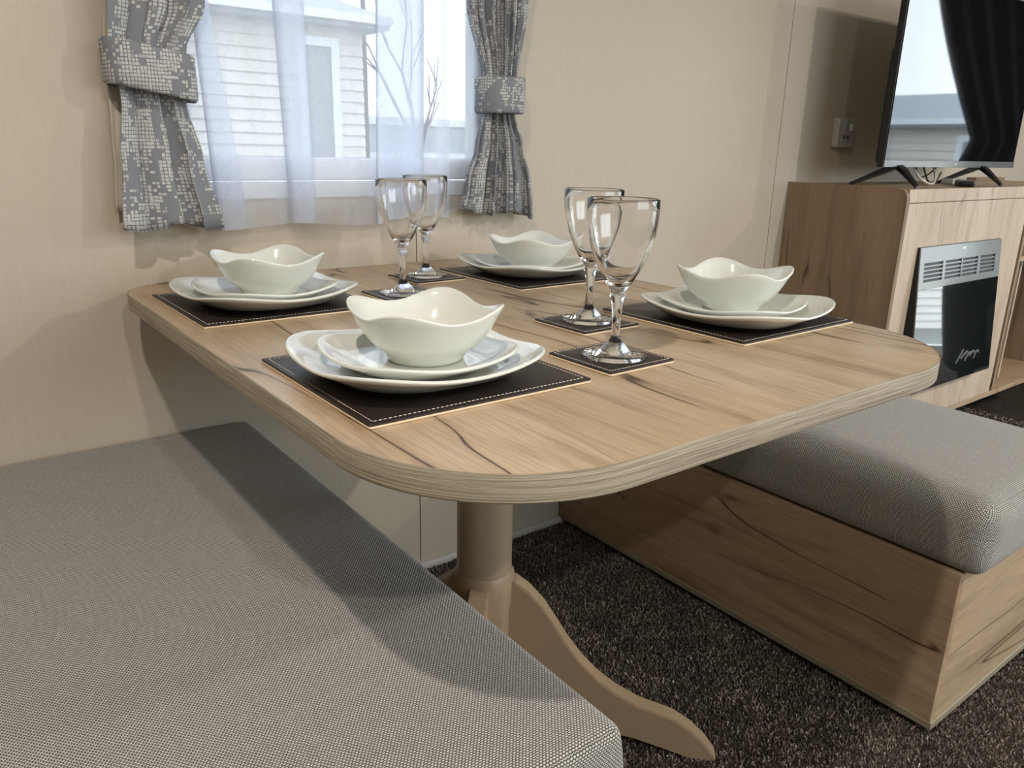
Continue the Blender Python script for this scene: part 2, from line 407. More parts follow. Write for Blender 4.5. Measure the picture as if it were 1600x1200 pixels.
def cushion(name, x0, x1, y0, y1, z0, z1, r, mat, parent=None, crown=0.006, rb=None, arc=6, n=14):
    """soft rounded block with per-face UVs in metres"""
    hx, hy, hz = (x1-x0)/2, (y1-y0)/2, (z1-z0)/2; c = Vector(((x0+x1)/2, (y0+y1)/2, (z0+z1)/2))
    ax = [axis_coords(h, min(r, h*0.98), arc, n) for h in (hx, hy, hz)]; H = (hx, hy, hz)
    V, Fc, UV = [], [], []
    for d in range(3):
        a, b = (d+1) % 3, (d+2) % 3
        for sgn in (-1, 1):
            base = len(V); na, nb = len(ax[a]), len(ax[b])
            for i, pa in enumerate(ax[a]):
                for j, pb in enumerate(ax[b]):
                    p = [0, 0, 0]; p[d] = sgn*H[d]; p[a] = pa; p[b] = pb
                    tz = max(0, min(1, p[2]/hz*1.2+.75)); tz = tz*tz*(3-2*tz); re = r if rb is None else rb+(r-rb)*tz
                    q = [max(-(H[k]-re), min(H[k]-re, p[k])) for k in range(3)]
                    dv = Vector([p[k]-q[k] for k in range(3)])
                    if dv.length > 1e-9: dv = dv.normalized()*re
                    v = Vector(q)+dv
                    fa = (1-(v.x/hx)**4)*(1-(v.y/hy)**4)
                    v.z += crown*fa*(1 if v.z > 0 else 0)
                    bul = (1-(v.z/hz)**2)*0.006
                    v.x += math.copysign(bul, v.x)*min(1, abs(v.x)/hx)**6; v.y += math.copysign(bul, v.y)*min(1, abs(v.y)/hy)**6
                    V.append(c+v)
                    w_ = c+v
                    if d == 2: UV.append((w_.x, w_.y))
                    elif d == 0: UV.append((w_.z*1.0 + 3, w_.y))
                    else: UV.append((w_.x, w_.z + 5))
            for i in range(na-1):
                for j in range(nb-1):
                    q = (base+i*nb+j, base+(i+1)*nb+j, base+(i+1)*nb+j+1, base+i*nb+j+1)
                    Fc.append(q if sgn > 0 else q[::-1])
    o = mk(name, V, Fc, mat, parent, UV, True)
    bm = bmesh.new(); bm.from_mesh(o.data); bmesh.ops.remove_doubles(bm, verts=bm.verts, dist=1e-5); bm.to_mesh(o.data); bm.free()
    for p in o.data.polygons: p.use_smooth = True
    return o

# ------------------------------------------------------------------ room shell
WX0, WX1, WZ0, WZ1 = 0.085, 0.765, 0.845, 1.72          # window opening in the back wall
RX0, RX1, RY = -2.4, 4.4, -3.6
tag(box('floor', RX0, RX1+0.1, RY-0.1, 0.0, -0.05, 0.0, 'floor'), 'dark brown carpeted floor under the table and benches', kind='structure')
tag(box('ceiling', RX0, RX1+0.1, RY-0.1, 0.1, CEIL, CEIL+0.05, 'ceiling'), kind='structure')
wall = tag(box('wall_back', RX0, 4.48, 0.094, 0.10, 0.0, 0.10, 'joint'), 'beige vertically striated panelled wall with thin joints', kind='structure')
g = 0.0012
seams = [RX0, -0.62, 0.56, 1.74, 2.92, 4.48]
for a, b in zip(seams[:-1], seams[1:]):
    a += g; b -= g; L = []
    x0, x1 = max(a, WX0), min(b, WX1)
    if x1 > x0:
        if x0 > a: L.append((a, x0, 0, 0.07, 0, CEIL))
        if b > x1: L.append((x1, b, 0, 0.07, 0, CEIL))
        L += [(x0, x1, 0, 0.07, 0, WZ0), (x0, x1, 0, 0.07, WZ1, CEIL)]
    else: L = [(a, b, 0, 0.07, 0, CEIL)]
    boxes('wall_panel', L, 'wall', wall)
for s in seams[1:-1]:
    if WX0 < s < WX1:
        boxes('panel_joint', [(s-.004, s+.004, .003, .06, 0, WZ0), (s-.004, s+.004, .003, .06, WZ1, CEIL)], 'joint', wall)
    else: box('panel_joint', s-.004, s+.004, .003, .06, 0, CEIL, 'joint', wall)
tag(box('wall_left', RX0-0.05, RX0, RY-.1, 0.1, 0, CEIL, 'wall'), kind='structure')
FX0, FX1, FZ0, FZ1 = 0.3, 2.8, 0.9, 1.8
tag(boxes('wall_front', [(RX0, FX0, RY-.06, RY, 0, CEIL), (FX1, 4.48, RY-.06, RY, 0, CEIL), (FX0, FX1, RY-.06, RY, 0, FZ0), (FX0, FX1, RY-.06, RY, FZ1, CEIL)], 'wall'), kind='structure')
EY0, EY1, EZ0, EZ1 = -3.0, -0.6, 0.02, 1.97
XR = RX1
tag(boxes('wall_right', [(XR, XR+.08, RY, EY0, 0, CEIL), (XR, XR+.08, EY1, 0.1, 0, CEIL), (XR, XR+.08, EY0, EY1, 0, EZ0), (XR, XR+.08, EY0, EY1, EZ1, CEIL)], 'wall'), kind='structure')
# the far glazed doors (seen in the reflections on the screen and the fire glass)
EM = -2.2
dr = tag(boxes('door_1', [(XR+.01, XR+.07, EY0, EY0+.06, EZ0, EZ1), (XR+.01, XR+.07, EY1-.06, EY1, EZ0, EZ1), (XR+.01, XR+.07, EM-.03, EM+.03, EZ0, EZ1),
                  (XR+.01, XR+.07, EY0, EY1, EZ0, EZ0+.05), (XR+.01, XR+.07, EY0, EY1, EZ1-.06, EZ1)], 'white_pvc'), kind='structure')
for a, b in ((EY0+.06, EM-.03), (EM+.03, EY1-.06)): box('glass_pane', XR+.035, XR+.041, a, b, EZ0+.05, EZ1-.06, 'pane', dr)
w2 = tag(boxes('window_2', [(FX0, FX0+.05, RY-.05, RY-.01, FZ0, FZ1), (FX1-.05, FX1, RY-.05, RY-.01, FZ0, FZ1), (FX0, FX1, RY-.05, RY-.01, FZ0, FZ0+.05),
                  (FX0, FX1, RY-.05, RY-.01, FZ1-.05, FZ1), (1.52, 1.58, RY-.05, RY-.01, FZ0, FZ1)], 'white_pvc'), kind='structure')
box('glass_pane', FX0+.05, 1.52, RY-.033, RY-.027, FZ0+.05, FZ1-.05, 'pane', w2)
box('glass_pane', 1.58, FX1-.05, RY-.033, RY-.027, FZ0+.05, FZ1-.05, 'pane', w2)

# skirting
bm = bmesh.new()
prof = [(0, 0), (-.013, 0), (-.013, .012), (-.009, .019), (0, .021)]
vv = [[bm.verts.new((x, y, z)) for y, z in prof] for x in (RX0, 1.80)]
for i in range(len(prof)): bm.faces.new((vv[0][i], vv[0][(i+1) % 5], vv[1][(i+1) % 5], vv[1][i]))
bm.faces.new(vv[0]); bm.faces.new(vv[1])
tag(frombm('baseboard_back', bm, 'skirting'), kind='structure')

# back window
win = tag(boxes('window_1', [(WX0, WX0+.03, -.006, .05, WZ0-.012, WZ1), (WX1-.03, WX1, -.006, .05, WZ0-.012, WZ1),
                 (WX0+.03, WX1-.03, -.006, .05, WZ0-.012, WZ0+.016), (WX0+.03, WX1-.03, -.006, .05, WZ1-.03, WZ1)], 'white_pvc', bev=0.002),
          'white plastic framed window behind the voile', kind='structure')
boxes('window_sash', [(WX0+.03, WX0+.062, .004, .044, .863, 1.69), (WX1-.062, WX1-.03, .004, .044, .863, 1.69),
                      (WX0+.062, WX1-.062, .004, .044, .863, .903), (WX0+.062, WX1-.062, .004, .044, 1.65, 1.69)], 'white_pvc', win, 0.004)
box('glass_pane', WX0+.06, WX1-.06, .022, .026, .90, 1.655, 'pane_dimmed', win)

# carpet pile: one object, short tufts
def pile():
    P = []
    for (x0, x1, y0, y1, sp) in ((0.12, 1.06, -1.05, -0.012, .0031), (1.0, 1.9, -1.30, -0.94, .0032), (0.12, 1.0, -1.30, -1.05, .0031), (1.40, 2.9, -1.0, -0.12, .0065)):
        nx, ny = int((x1-x0)/sp), int((y1-y0)/sp)
        gx, gy = np.meshgrid(np.linspace(x0, x1, nx), np.linspace(y0, y1, ny))
        p = np.stack([gx.ravel(), gy.ravel(), np.full(nx*ny, sp)], 1); P.append(p)
    P = np.concatenate(P); n = len(P); P[:, :2] += rng.normal(0, .0013, (n, 2))
    P[:, 0] = np.clip(P[:, 0], 0.1, 3.0); P[:, 1] = np.minimum(P[:, 1], -.015)
    a = rng.uniform(0, 2*PI, n); wd = P[:, 2]*rng.uniform(.28, .5, n); h = rng.uniform(.004, .0075, n)
    dx, dy = np.cos(a)*wd, np.sin(a)*wd
    lx, ly = rng.normal(0, .0022, n), rng.normal(0, .0022, n)
    V = np.zeros((n, 4, 3)); z = np.zeros(n)
    V[:, 0] = np.stack([P[:, 0]-dx, P[:, 1]-dy, z], 1); V[:, 1] = np.stack([P[:, 0]+dx, P[:, 1]+dy, z], 1)
    V[:, 2] = np.stack([P[:, 0]+dx*.8+lx, P[:, 1]+dy*.8+ly, h], 1); V[:, 3] = np.stack([P[:, 0]-dx*.8+lx-dy*.5, P[:, 1]-dy*.8+ly+dx*.5, h*.85], 1)
    me = bpy.data.meshes.new('carpet_pile')
    me.vertices.add(n*4); me.vertices.foreach_set('co', V.ravel())
    me.loops.add(n*4); me.loops.foreach_set('vertex_index', np.arange(n*4))
    me.polygons.add(n); me.polygons.foreach_set('loop_start', np.arange(n)*4); me.polygons.foreach_set('loop_total', np.full(n, 4))
    me.update(calc_edges=True)
    at = me.attributes.new('tone', 'FLOAT', 'POINT'); t = np.clip(rng.beta(1.6, 2.6, n), 0, 1)
    at.data.foreach_set('value', np.repeat(t, 4))
    me.materials.append(M['pile'])
    o = bpy.data.objects.new('carpet_pile', me); COL.objects.link(o)
    tag(o, 'dark brown and grey speckled twist pile carpet', 'carpet', kind='stuff')
pile()

# ------------------------------------------------------------------ outside
ZG = -0.75
tag(box('ground', -30, 40, -40, 40, ZG-.1, ZG, 'tarmac'), 'grey gravel ground outside the window', kind='structure')
def mobile_home(name, label, origin, rz, length, ztop, boards, win_rects, depth=3.0, eave=0.25):
    r = empty(name, origin, rz); tag(r, label, 'building')
    box('wall_core', 0, length, .03, depth, 0, ztop, 'siding', r)
    p = .118; nb = int(ztop/p)
    me = None
    for i in range(nb):
        if me is None:
            V = [(0, 0, 0), (length, 0, 0), (length, .026, p*1.02), (0, .026, p*1.02), (0, .03, 0), (length, .03, 0)]
            b = mk('siding_board', V, [(0, 1, 2, 3), (0, 4, 5, 1), (0, 3, 4), (1, 5, 2)], 'siding', r); me = b.data
        else:
            b = bpy.data.objects.new('siding_board', me); COL.objects.link(b); b.parent = r
        b.location = (0, 0, i*p)
    V = [(-.2, -eave, ztop-.04), (length+.2, -eave, ztop-.04), (length+.2, depth/2, ztop+.42), (-.2, depth/2, ztop+.42), (length+.2, depth+eave, ztop-.04), (-.2, depth+eave, ztop-.04),
         (-.2, -eave, ztop-.16), (length+.2, -eave, ztop-.16), (length+.2, depth+eave, ztop-.16), (-.2, depth+eave, ztop-.16)]
    mk('roof', V, [(0, 1, 2, 3), (3, 2, 4, 5), (6, 7, 1, 0), (9, 8, 7, 6), (5, 4, 8, 9), (7, 8, 4, 2, 1), (6, 0, 3, 5, 9)], 'roof', r)
    box('gutter', -.2, length+.2, -eave-.08, -eave, ztop-.12, ztop-.04, 'white_pvc', r)
    for (x0, x1, z0, z1) in win_rects:
        f = boxes('window_frame', [(x0-.09, x0, -.05, .02, z0-.09, z1+.09), (x1, x1+.09, -.05, .02, z0-.09, z1+.09), (x0, x1, -.05, .02, z0-.09, z0), (x0, x1, -.05, .02, z1, z1+.09)], 'white_pvc', r)
        box('window_pane', x0, x1, -.028, -.02, z0, z1, 'screen' if False else 'grey_metal', f)
    return r
mobile_home('mobile_home', 'cream clapboard mobile home outside the dining window', (-2.6, 7.0, ZG), 0, 6.62, 3.02, True, [(5.93, 6.22, 1.50, 2.66)])
mobile_home('mobile_home', 'pale mobile home reflected in the television screen', (12.0, 1.5, ZG), -PI/2, 9.5, 2.25, True, [(5.2, 6.0, .9, 1.9), (7.2, 8.0, .9, 1.9)])
# a lower shed and a bare tree further off, right of the neighbour
sh = box('shed', 4.9, 8.5, 10.5, 13, ZG, 1.35, 'roof'); tag(sh, 'low grey shed beyond the neighbouring home', 'shed')
box('white_fascia', 4.88, 8.52, 10.46, 10.5, .72, .80, 'white_pvc', sh)
box('white_fascia', 4.88, 8.52, 10.46, 10.5, 1.24, 1.36, 'white_pvc', sh)
pl = tag(empty('street_pole', (4.75, 8.4, ZG)), 'dark slim pole standing outside between home and shed', 'pole')
lathe('post', [(0, 0), (.035, 0), (.03, 4.2), (0, 4.2)], 'hedge', pl, 12)
box('crossbar', -.25, .25, -.02, .02, 3.9, 3.96, 'hedge', pl)
tr = tag(empty('bare_tree', (6.15, 9.5, ZG)), 'bare leafless tree against the white sky', 'tree')
def branch(p, d, L, r, lv, acc):
    q = p + d*L; acc.append([p, p+d*L*.5+Vector((random.uniform(-.05, .05)*L, 0, 0)), q, r])
    if lv == 0: return
    for _ in range(3):
        nd = (d + Vector((random.uniform(-.7, .7), random.uniform(-.5, .5), random.uniform(-.1, .5)))).normalized()
        branch(q if random.random() < .6 else p+d*L*.6, nd, L*.66, r*.6, lv-1, acc)
acc = []; branch(Vector((0, 0, 0)), Vector((0, 0, 1)), 1.7, .045, 3, acc)
bm = bmesh.new()
for a, b, c, r in acc:
    for p, q in ((a, b), (b, c)):
        d = (q-p); L = d.length
        mt = Matrix.Translation((p+q)/2) @ d.to_track_quat('Z', 'Y').to_matrix().to_4x4()
        bmesh.ops.create_cone(bm, cap_ends=False, segments=5, radius1=r, radius2=r*.8, depth=L, matrix=mt)
frombm('branches', bm, 'hedge', tr)

# ------------------------------------------------------------------ table
def round_rect(x0, x1, y0, y1, rs, n=14):
    """rs: radii at (x0,y0),(x1,y0),(x1,y1),(x0,y1), counter-clockwise"""
    pts = []
    cs = [(x0+rs[0], y0+rs[0], rs[0], PI), (x1-rs[1], y0+rs[1], rs[1], 1.5*PI), (x1-rs[2], y1-rs[2], rs[2], 0), (x0+rs[3], y1-rs[3], rs[3], .5*PI)]
    for cx, cy, r, a0 in cs:
        for i in range(n+1):
            a = a0 + PI/2*i/n; pts.append((cx+r*math.cos(a), cy+r*math.sin(a)))
    return pts
TH = 0.0235
table = tag(empty('dining_table', (0.4, -0.5, 0)), 'oak-effect pedestal dining table with rounded corners laid for four', 'table')
def at(o):     # parts modelled in world coordinates under an Empty at p
    o.matrix_parent_inverse = Matrix.Translation(-Vector(o.parent.location)) if o.parent and o.parent.rotation_euler.z == 0 else Matrix.Identity(4); return o
outer = round_rect(0.0, 0.795, -0.991, -0.002, (.17, .17, .10, .10))
def inset(pts, d):
    n = len(pts); out = []
    for i in range(n):
        a, b = Vector(pts[i-1]), Vector(pts[(i+1) % n]); t = (b-a).normalized(); nn = Vector((-t.y, t.x)); p = Vector(pts[i]) + nn*d; out.append((p.x, p.y))
    return out
i1 = inset(outer, .0012)
n = len(outer)
# laminate top sheet
at(mk('tabletop', [(x, y, T) for x, y in i1] + [(x, y, T-TH+.002) for x, y in i1],
      [tuple(range(n)), tuple(range(2*n-1, n-1, -1))] + [(i, n+i, n+(i+1) % n, (i+1) % n) for i in range(n)], 'wood_top', table))
# edge band with a tiny eased arris
i05 = inset(outer, .0006)
rings = [[(x, y, T+.0001) for x, y in inset(outer, .0018)], [(x, y, T+.0001) for x, y in i05], [(x, y, T-.0010) for x, y in outer], [(x, y, T-TH+.001) for x, y in outer], [(x, y, T-TH) for x, y in i05], [(x, y, T-TH) for x, y in inset(outer, .004)]]
V, UV, Fc = [], [], []
s = [0]
for i in range(n): s.append(s[-1] + (Vector(outer[(i+1) % n])-Vector(outer[i])).length)
for k, rg in enumerate(rings):
    for i in range(n+1):
        V.append(rg[i % n]); UV.append((s[i], rg[0][2] - (0.0 if k > 1 else -.001*k)))
for k in range(len(rings)-1):
    for i in range(n): Fc.append((k*(n+1)+i, (k+1)*(n+1)+i, (k+1)*(n+1)+i+1, k*(n+1)+i+1))
eb = at(mk('edge_band', V, Fc, 'edge', table, UV, True)); sharp(eb, 30)
tag(eb, 'streaky grey-brown wood edge band')
# column and hub
px, py = 0.38, -0.5
def at_local(o): return o
col = lathe('pedestal_column', [(0, .29), (.0425, .29), (.0425, T-TH-.012), (0, T-TH-.012)], 'taupe_metal', table, 48); col.location = (px-.4, py+.5, 0); sharp(col, 40)
pl2 = lathe('mounting_plate', [(0, T-TH-.012), (.12, T-TH-.012), (.12, T-TH), (0, T-TH)], 'taupe_metal', table, 32); pl2.location = (px-.4, py+.5, 0)
def hub():
    bm = bmesh.new(); N8 = 48
    rings = [(.025, 1, .045), (.055, 1, .045), (.235, 1, .045), (.262, .6, .0475), (.285, 0, .0480), (.298, 0, .0470), (.305, 0, .0426)]
    R = []
    for z, sq, r in rings:
        rg = []
        for i in range(N8):
            a = 2*PI*i/N8 + PI/8
            oc = r*1.0/math.cos(((a) % (PI/4)) - PI/8)*0.985
            rd = oc*sq + r*(1-sq)
            # scallop cut at the leg faces
            rg.append(bm.verts.new((rd*math.cos(a), rd*math.sin(a), z)))
        R.append(rg)
    for a, b in zip(R[:-1], R[1:]):
        for i in range(N8): bm.faces.new((a[i], a[(i+1) % N8], b[(i+1) % N8], b[i]))
    bm.faces.new(R[0][::-1]); bm.faces.new(R[-1])
    o = frombm('pedestal_hub', bm, 'taupe', table); o.location = (px-.4, py+.5, 0); sharp(o, 28)
hub()
leg_top = [(.036, .292), (.050, .290), (.070, .276), (.094, .250), (.115, .218), (.134, .188), (.158, .156), (.184, .130), (.215, .107), (.251, .088), (.282, .079), (.307, .071), (.335, .054), (.358, .033), (.372, .015), (.379, .005)]
leg_bot = [(.375, .000), (.340, .000), (.30, .012), (.25, .026), (.20, .034), (.15, .036), (.10, .034), (.036, .034)]
def leg():
    poly = leg_top + leg_bot; nn = len(poly); hw = .0145
    bm = bmesh.new(); A = [bm.verts.new((r, -hw, z)) for r, z in poly]; B = [bm.verts.new((r, hw, z)) for r, z in poly]
    bm.faces.new(A); bm.faces.new(B[::-1])
    for i in range(nn): bm.faces.new((A[i], B[i], B[(i+1) % nn], A[(i+1) % nn]))
    bmesh.ops.recalc_face_normals(bm, faces=bm.faces)
    es = [e for e in bm.edges if abs(e.verts[0].co.y-e.verts[1].co.y) < 1e-6]
    bmesh.ops.bevel(bm, geom=es, offset=.0018, segments=2, affect='EDGES')
    o = frombm('leg', bm, 'taupe', table); sharp(o, 25); return o
l0 = leg()
for i, a in enumerate((-45, 45, 135, 225)):
    o = l0 if i == 0 else l0.copy()
    if i: COL.objects.link(o)
    o.parent = table; o.location = (px-.4, py+.5, 0.001); o.rotation_euler = (0, 0, math.radians(a))

# ------------------------------------------------------------------ benches
bl = tag(empty('bench_seat', (-0.11, -0.49, 0)), 'left grey upholstered bench in the foreground beside the table', 'bench')
at(cushion('seat_cushion', -0.42, 0.192, -0.980, -0.006, 0.315, 0.439, .013, 'weave', bl, crown=.004))
at(box('side_panel', -0.41, 0.095, -0.955, -0.01, 0.045, 0.315, 'wood_y', bl, .001))
at(box('plinth', -0.40, 0.080, -0.93, -0.02, 0.0, 0.045, 'shade_black', bl))
br = tag(empty('bench_seat', (1.2, -0.49, 0)), 'right bench, oak-effect box with a grey woven cushion', 'bench')
at(cushion('seat_cushion', 0.972, 1.425, -0.976, -0.006, 0.3065, 0.432, .040, 'weave', br, crown=.012, rb=.022))
at(box('long_panel', 0.972, 0.988, -0.950, -0.004, 0.030, 0.306, 'wood_y', br, .0008))
at(box('end_panel', 0.9885, 1.40, -0.948, -0.932, 0.030, 0.306, 'wood_x', br, .0008))
at(box('far_panel', 1.385, 1.400, -0.931, -0.004, 0.030, 0.306, 'wood_y', br, .0008))
at(box('seat_board', 0.989, 1.384, -0.931, -0.004, 0.296, 0.304, 'wood_y', br))
rail = at(boxes('bottom_rail', [(0.9705, 0.989, -0.9535, -0.004, 0.016, 0.030), (0.989, 1.402, -0.9535, -0.934, 0.016, 0.030)], 'edge', br, .0012))
tag(rail, 'paler grey-brown bottom rail')
at(box('plinth', 1.03, 1.36, -0.90, -0.01, 0.0, 0.030, 'shade_black', br))

# ------------------------------------------------------------------ place settings
def mat_proto(size, name, th=.0044, inset_=.0065, pitch=.0047, rad=.003):
    r = empty(name); h = size/2
    pr = round_rect(-h, h, -h, h, (rad,)*4, 4); n_ = len(pr)
    def layer(nm, z0, z1, e, mat, ins=0):
        rings = [(inset(pr, ins+e), z0), (inset(pr, ins), z0+e), (inset(pr, ins), z1-e), (inset(pr, ins+e*.6), z1-e*.3), (inset(pr, ins+e*1.6), z1)]
        V = [(x, y, z) for rg, z in rings for x, y in rg]; k = len(rings)
        Fc = [tuple(range(n_-1, -1, -1)), tuple(range((k-1)*n_, k*n_))]
        for j in range(k-1):
            for i in range(n_): Fc.append((j*n_+i, j*n_+(i+1) % n_, (j+1)*n_+(i+1) % n_, (j+1)*n_+i))
        o = mk(nm, V, Fc, mat, r); sharp(o, 50); return o
    layer('backing_board', 0, .0021, .0003, 'cork', .0)
    layer('leather_top', .0021, th, .0009, 'leather')
    V, Fc = [], []; e = h-inset_; k = int(2*e/pitch); st = 2*e/k; hl, hw = st*.33, .00032
    for side in range(4):
        ca, sa = [(1, 0), (0, 1), (-1, 0), (0, -1)][side]
        for i in range(k):
            t = -e + (i+.5)*st; b = len(V)
            for du, dv, dz in ((-hl, -hw, 0), (hl, -hw, 0), (hl, hw, 0), (-hl, hw, 0), (-hl*.7, 0, .00035), (hl*.7, 0, .00035)):
                u, v = t+du, -e+dv; V.append((u*ca-v*sa, u*sa+v*ca, th+dz))
            Fc += [(b, b+1, b+5, b+4), (b+2, b+3, b+4, b+5), (b+1, b+2, b+5), (b+3, b, b+4)]
    o = mk('stitching', V, Fc, 'thread', r); tag(o, 'cream dashed stitching along the edge', kind='stuff')
    return r
def rsq(theta, r, a): return r + a*math.cos(4*(theta-PI/4))
def dish(name, levels, thick, mat='ceramic', N_=96, foot=None):
    """levels: list of (rmid, ramp, z, zamp) from centre to rim for the upper surface; the underside follows at thickness"""
    V, Fc = [], []
    def ring(lv, dr=0, dz=0):
        r, a, z, za = lv; out = []
        for j in range(N_):
            th = 2*PI*j/N_; c = math.cos(4*(th-PI/4)); rr_ = max(0, r+dr) + a*c
            out.append((rr_*math.cos(th), rr_*math.sin(th), z+dz+za*(c*.5+.5)**1.15))
        return out
    rings = [ring(l) for l in levels]
    top = levels[-1]
    rings.append(ring(top, thick*.35, thick*.10)); rings.append(ring(top, thick*.75, -thick*.15)); rings.append(ring(top, thick*.8, -thick*.55))
    for l in reversed(levels[:-1]):
        if l[0] < foot[0]+.002: break
        rings.append(ring(l, thick*.62, -thick*.85))
    fr, fh = foot
    rings.append(ring((fr, 0, -fh, 0), .0012, fh*.35)); rings.append(ring((fr, 0, -fh, 0), 0, 0)); rings.append(ring((fr, 0, -fh, 0), -.003, 0)); rings.append(ring((fr, 0, -fh, 0), -.004, fh*.5))
    for rg in rings: V += rg
    k = len(rings)
    for i in range(k-1):
        for j in range(N_): Fc.append((i*N_+j, i*N_+(j+1) % N_, (i+1)*N_+(j+1) % N_, (i+1)*N_+j))
    ci = len(V); V.append((0, 0, levels[0][2])); V.append((0, 0, -fh*.5))
    for j in range(N_):
        Fc.append((ci, (j+1) % N_, j)); Fc.append((ci+1, (k-1)*N_+j, (k-1)*N_+(j+1) % N_))
    bm = bmesh.new(); vs_ = [bm.verts.new(v) for v in V]
    for f in Fc: bm.faces.new([vs_[i] for i in f])
    o = frombm(name, bm, mat, None, True); return o
# local z=0 is the inner floor; the foot sits at -foot height
plate_p = dish('dinner_plate', [(.03, 0, 0, 0), (.073, .001, 0, 0), (.084, .003, .0006, 0), (.094, .0055, .0035, .0010), (.105, .0068, .0090, .0030), (.1145, .0080, .0128, .0058), (.1218, .0086, .0150, .0080)], .0042, foot=(.070, .0062))
side_p = dish('side_plate', [(.02, 0, 0, 0), (.055, .0005, 0, 0), (.064, .002, .0005, 0), (.072, .0040, .0026, .0010), (.081, .0055, .0066, .0026), (.089, .0060, .0096, .0048), (.0940, .0065, .0112, .0062)], .0038, foot=(.050, .0055))
bowl_p = dish('bowl', [(.014, 0, 0, 0), (.031, 0, .0006, 0), (.0415, .0002, .0034, 0), (.0500, .0006, .0090, 0), (.0565, .0014, .0160, .0003), (.0618, .0026, .0235, .0014), (.0662, .0038, .0300, .0045), (.0698, .0050, .0355, .0080), (.0725, .0058, .0388, .0112)], .0034, foot=(.0385, .0090))
def wine_proto():
    r = empty('wine_glass')
    bowlp = [(.0080, .0735), (.0112, .0775), (.0172, .0870), (.0235, .0980), (.0286, .1085), (.0331, .121), (.0362, .135), (.0382, .149), (.0387, .160), (.0384, .1715),
             (.0380, .1725), (.0369, .1725), (.0363, .1715), (.0364, .160), (.0358, .149), (.0338, .135), (.0305, .121), (.0258, .1085), (.0205, .0980), (.0140, .0875), (.0085, .0820), (0, .0800)]
    lathe('glass_bowl', bowlp, 'glass', r, 72)
    lathe('stem', [(.0052, .0225), (.0047, .030), (.0047, .040), (.0054, .049), (.0065, .059), (.0077, .0655), (.0090, .0675), (.0092, .0692), (.0085, .0706), (.0080, .0735)], 'glass', r, 48)
    lathe('foot', [(0, 0), (.0360, 0), (.0368, .0010), (.0360, .0023), (.028, .0035), (.0185, .0052), (.0168, .0075), (.0128, .0118), (.0082, .0165), (.0058, .0200), (.0052, .0225)], 'glass', r, 72)
    return r
def copy_tree(o, parent=None):
    c = o.copy(); COL.objects.link(c)
    if parent is not None: c.parent = parent
    for ch in list(o.children): copy_tree(ch, c)
    return c
pm = mat_proto(.250, 'place_mat'); cm = mat_proto(.101, 'coaster', pitch=.0042, inset_=.0050); wg = wine_proto()
MZ = T + .0003
sets = [  # mat centre, rot, plate offset, bowl rotation, words
    ((.156, -.697), 0.0, (.145, -.702), (.157, -.703), 'front left', -2),
    ((.666, -.687), 0.4, (.655, -.711), (.658, -.700), 'front right', 9),
    ((.151, -.258), 0.5, (.149, -.272), (.156, -.271), 'back left', 6),
    ((.662, -.247), 0.5, (.655, -.247), (.645, -.268), 'back right', 1)]
words = {'front left': 'nearest the camera, front left of table', 'front right': 'right, in front of the cabinet', 'back left': 'far left, under the left curtain', 'back right': 'at the back, below the right curtain'}
first = {}
def place(proto, key, loc, rz, label, cat, group):
    o = proto if key not in first else copy_tree(proto)
    first[key] = 1
    o.location = loc; o.rotation_euler = (0, 0, math.radians(rz)); tag(o, label, cat, group); return o
for (mc, mr, pc, bc, wd, br_) in sets:
    a = b = words[wd]
    place(pm, 'm', (*mc, MZ), mr, 'dark brown stitched place mat ' + a, 'place mat', 'place mats on the table')
    z = MZ + .0044
    place(plate_p, 'p', (*pc, z+.0066), br_, 'large square white plate ' + b, 'plate', 'dinner plates')
    place(side_p, 's', ((pc[0]+bc[0])/2-.003, (pc[1]+bc[1])/2, z+.0066+.0058), br_+2, 'small square white side plate ' + b, 'plate', 'side plates')
    place(bowl_p, 'b', (*bc, z+.0066+.0058+.0096), br_, 'wavy-rimmed white bowl ' + b, 'bowl', 'wavy square bowls')
cst = [((.3605, -.767), 0.8, (.3635, -.769), 'nearest the camera, in front of its twin on the right'),
       ((.4610, -.6165), 1.0, (.4665, -.6135), 'just behind the nearest glass on the right'),
       ((.4710, -.1860), 2.5, (.4700, -.1850), 'farthest back, below the window'),
       ((.3550, -.3120), 1.0, (.3520, -.3120), 'left of the farthest, behind the nearest bowl')]
for (c, r, gp, wd) in cst:
    place(cm, 'c', (*c, MZ), r, 'dark stitched coaster ' + wd, 'coaster', 'coasters')
    place(wg, 'w', (*gp, MZ+.0046), 0, 'clear wine glass ' + wd, 'glass', 'wine glasses')

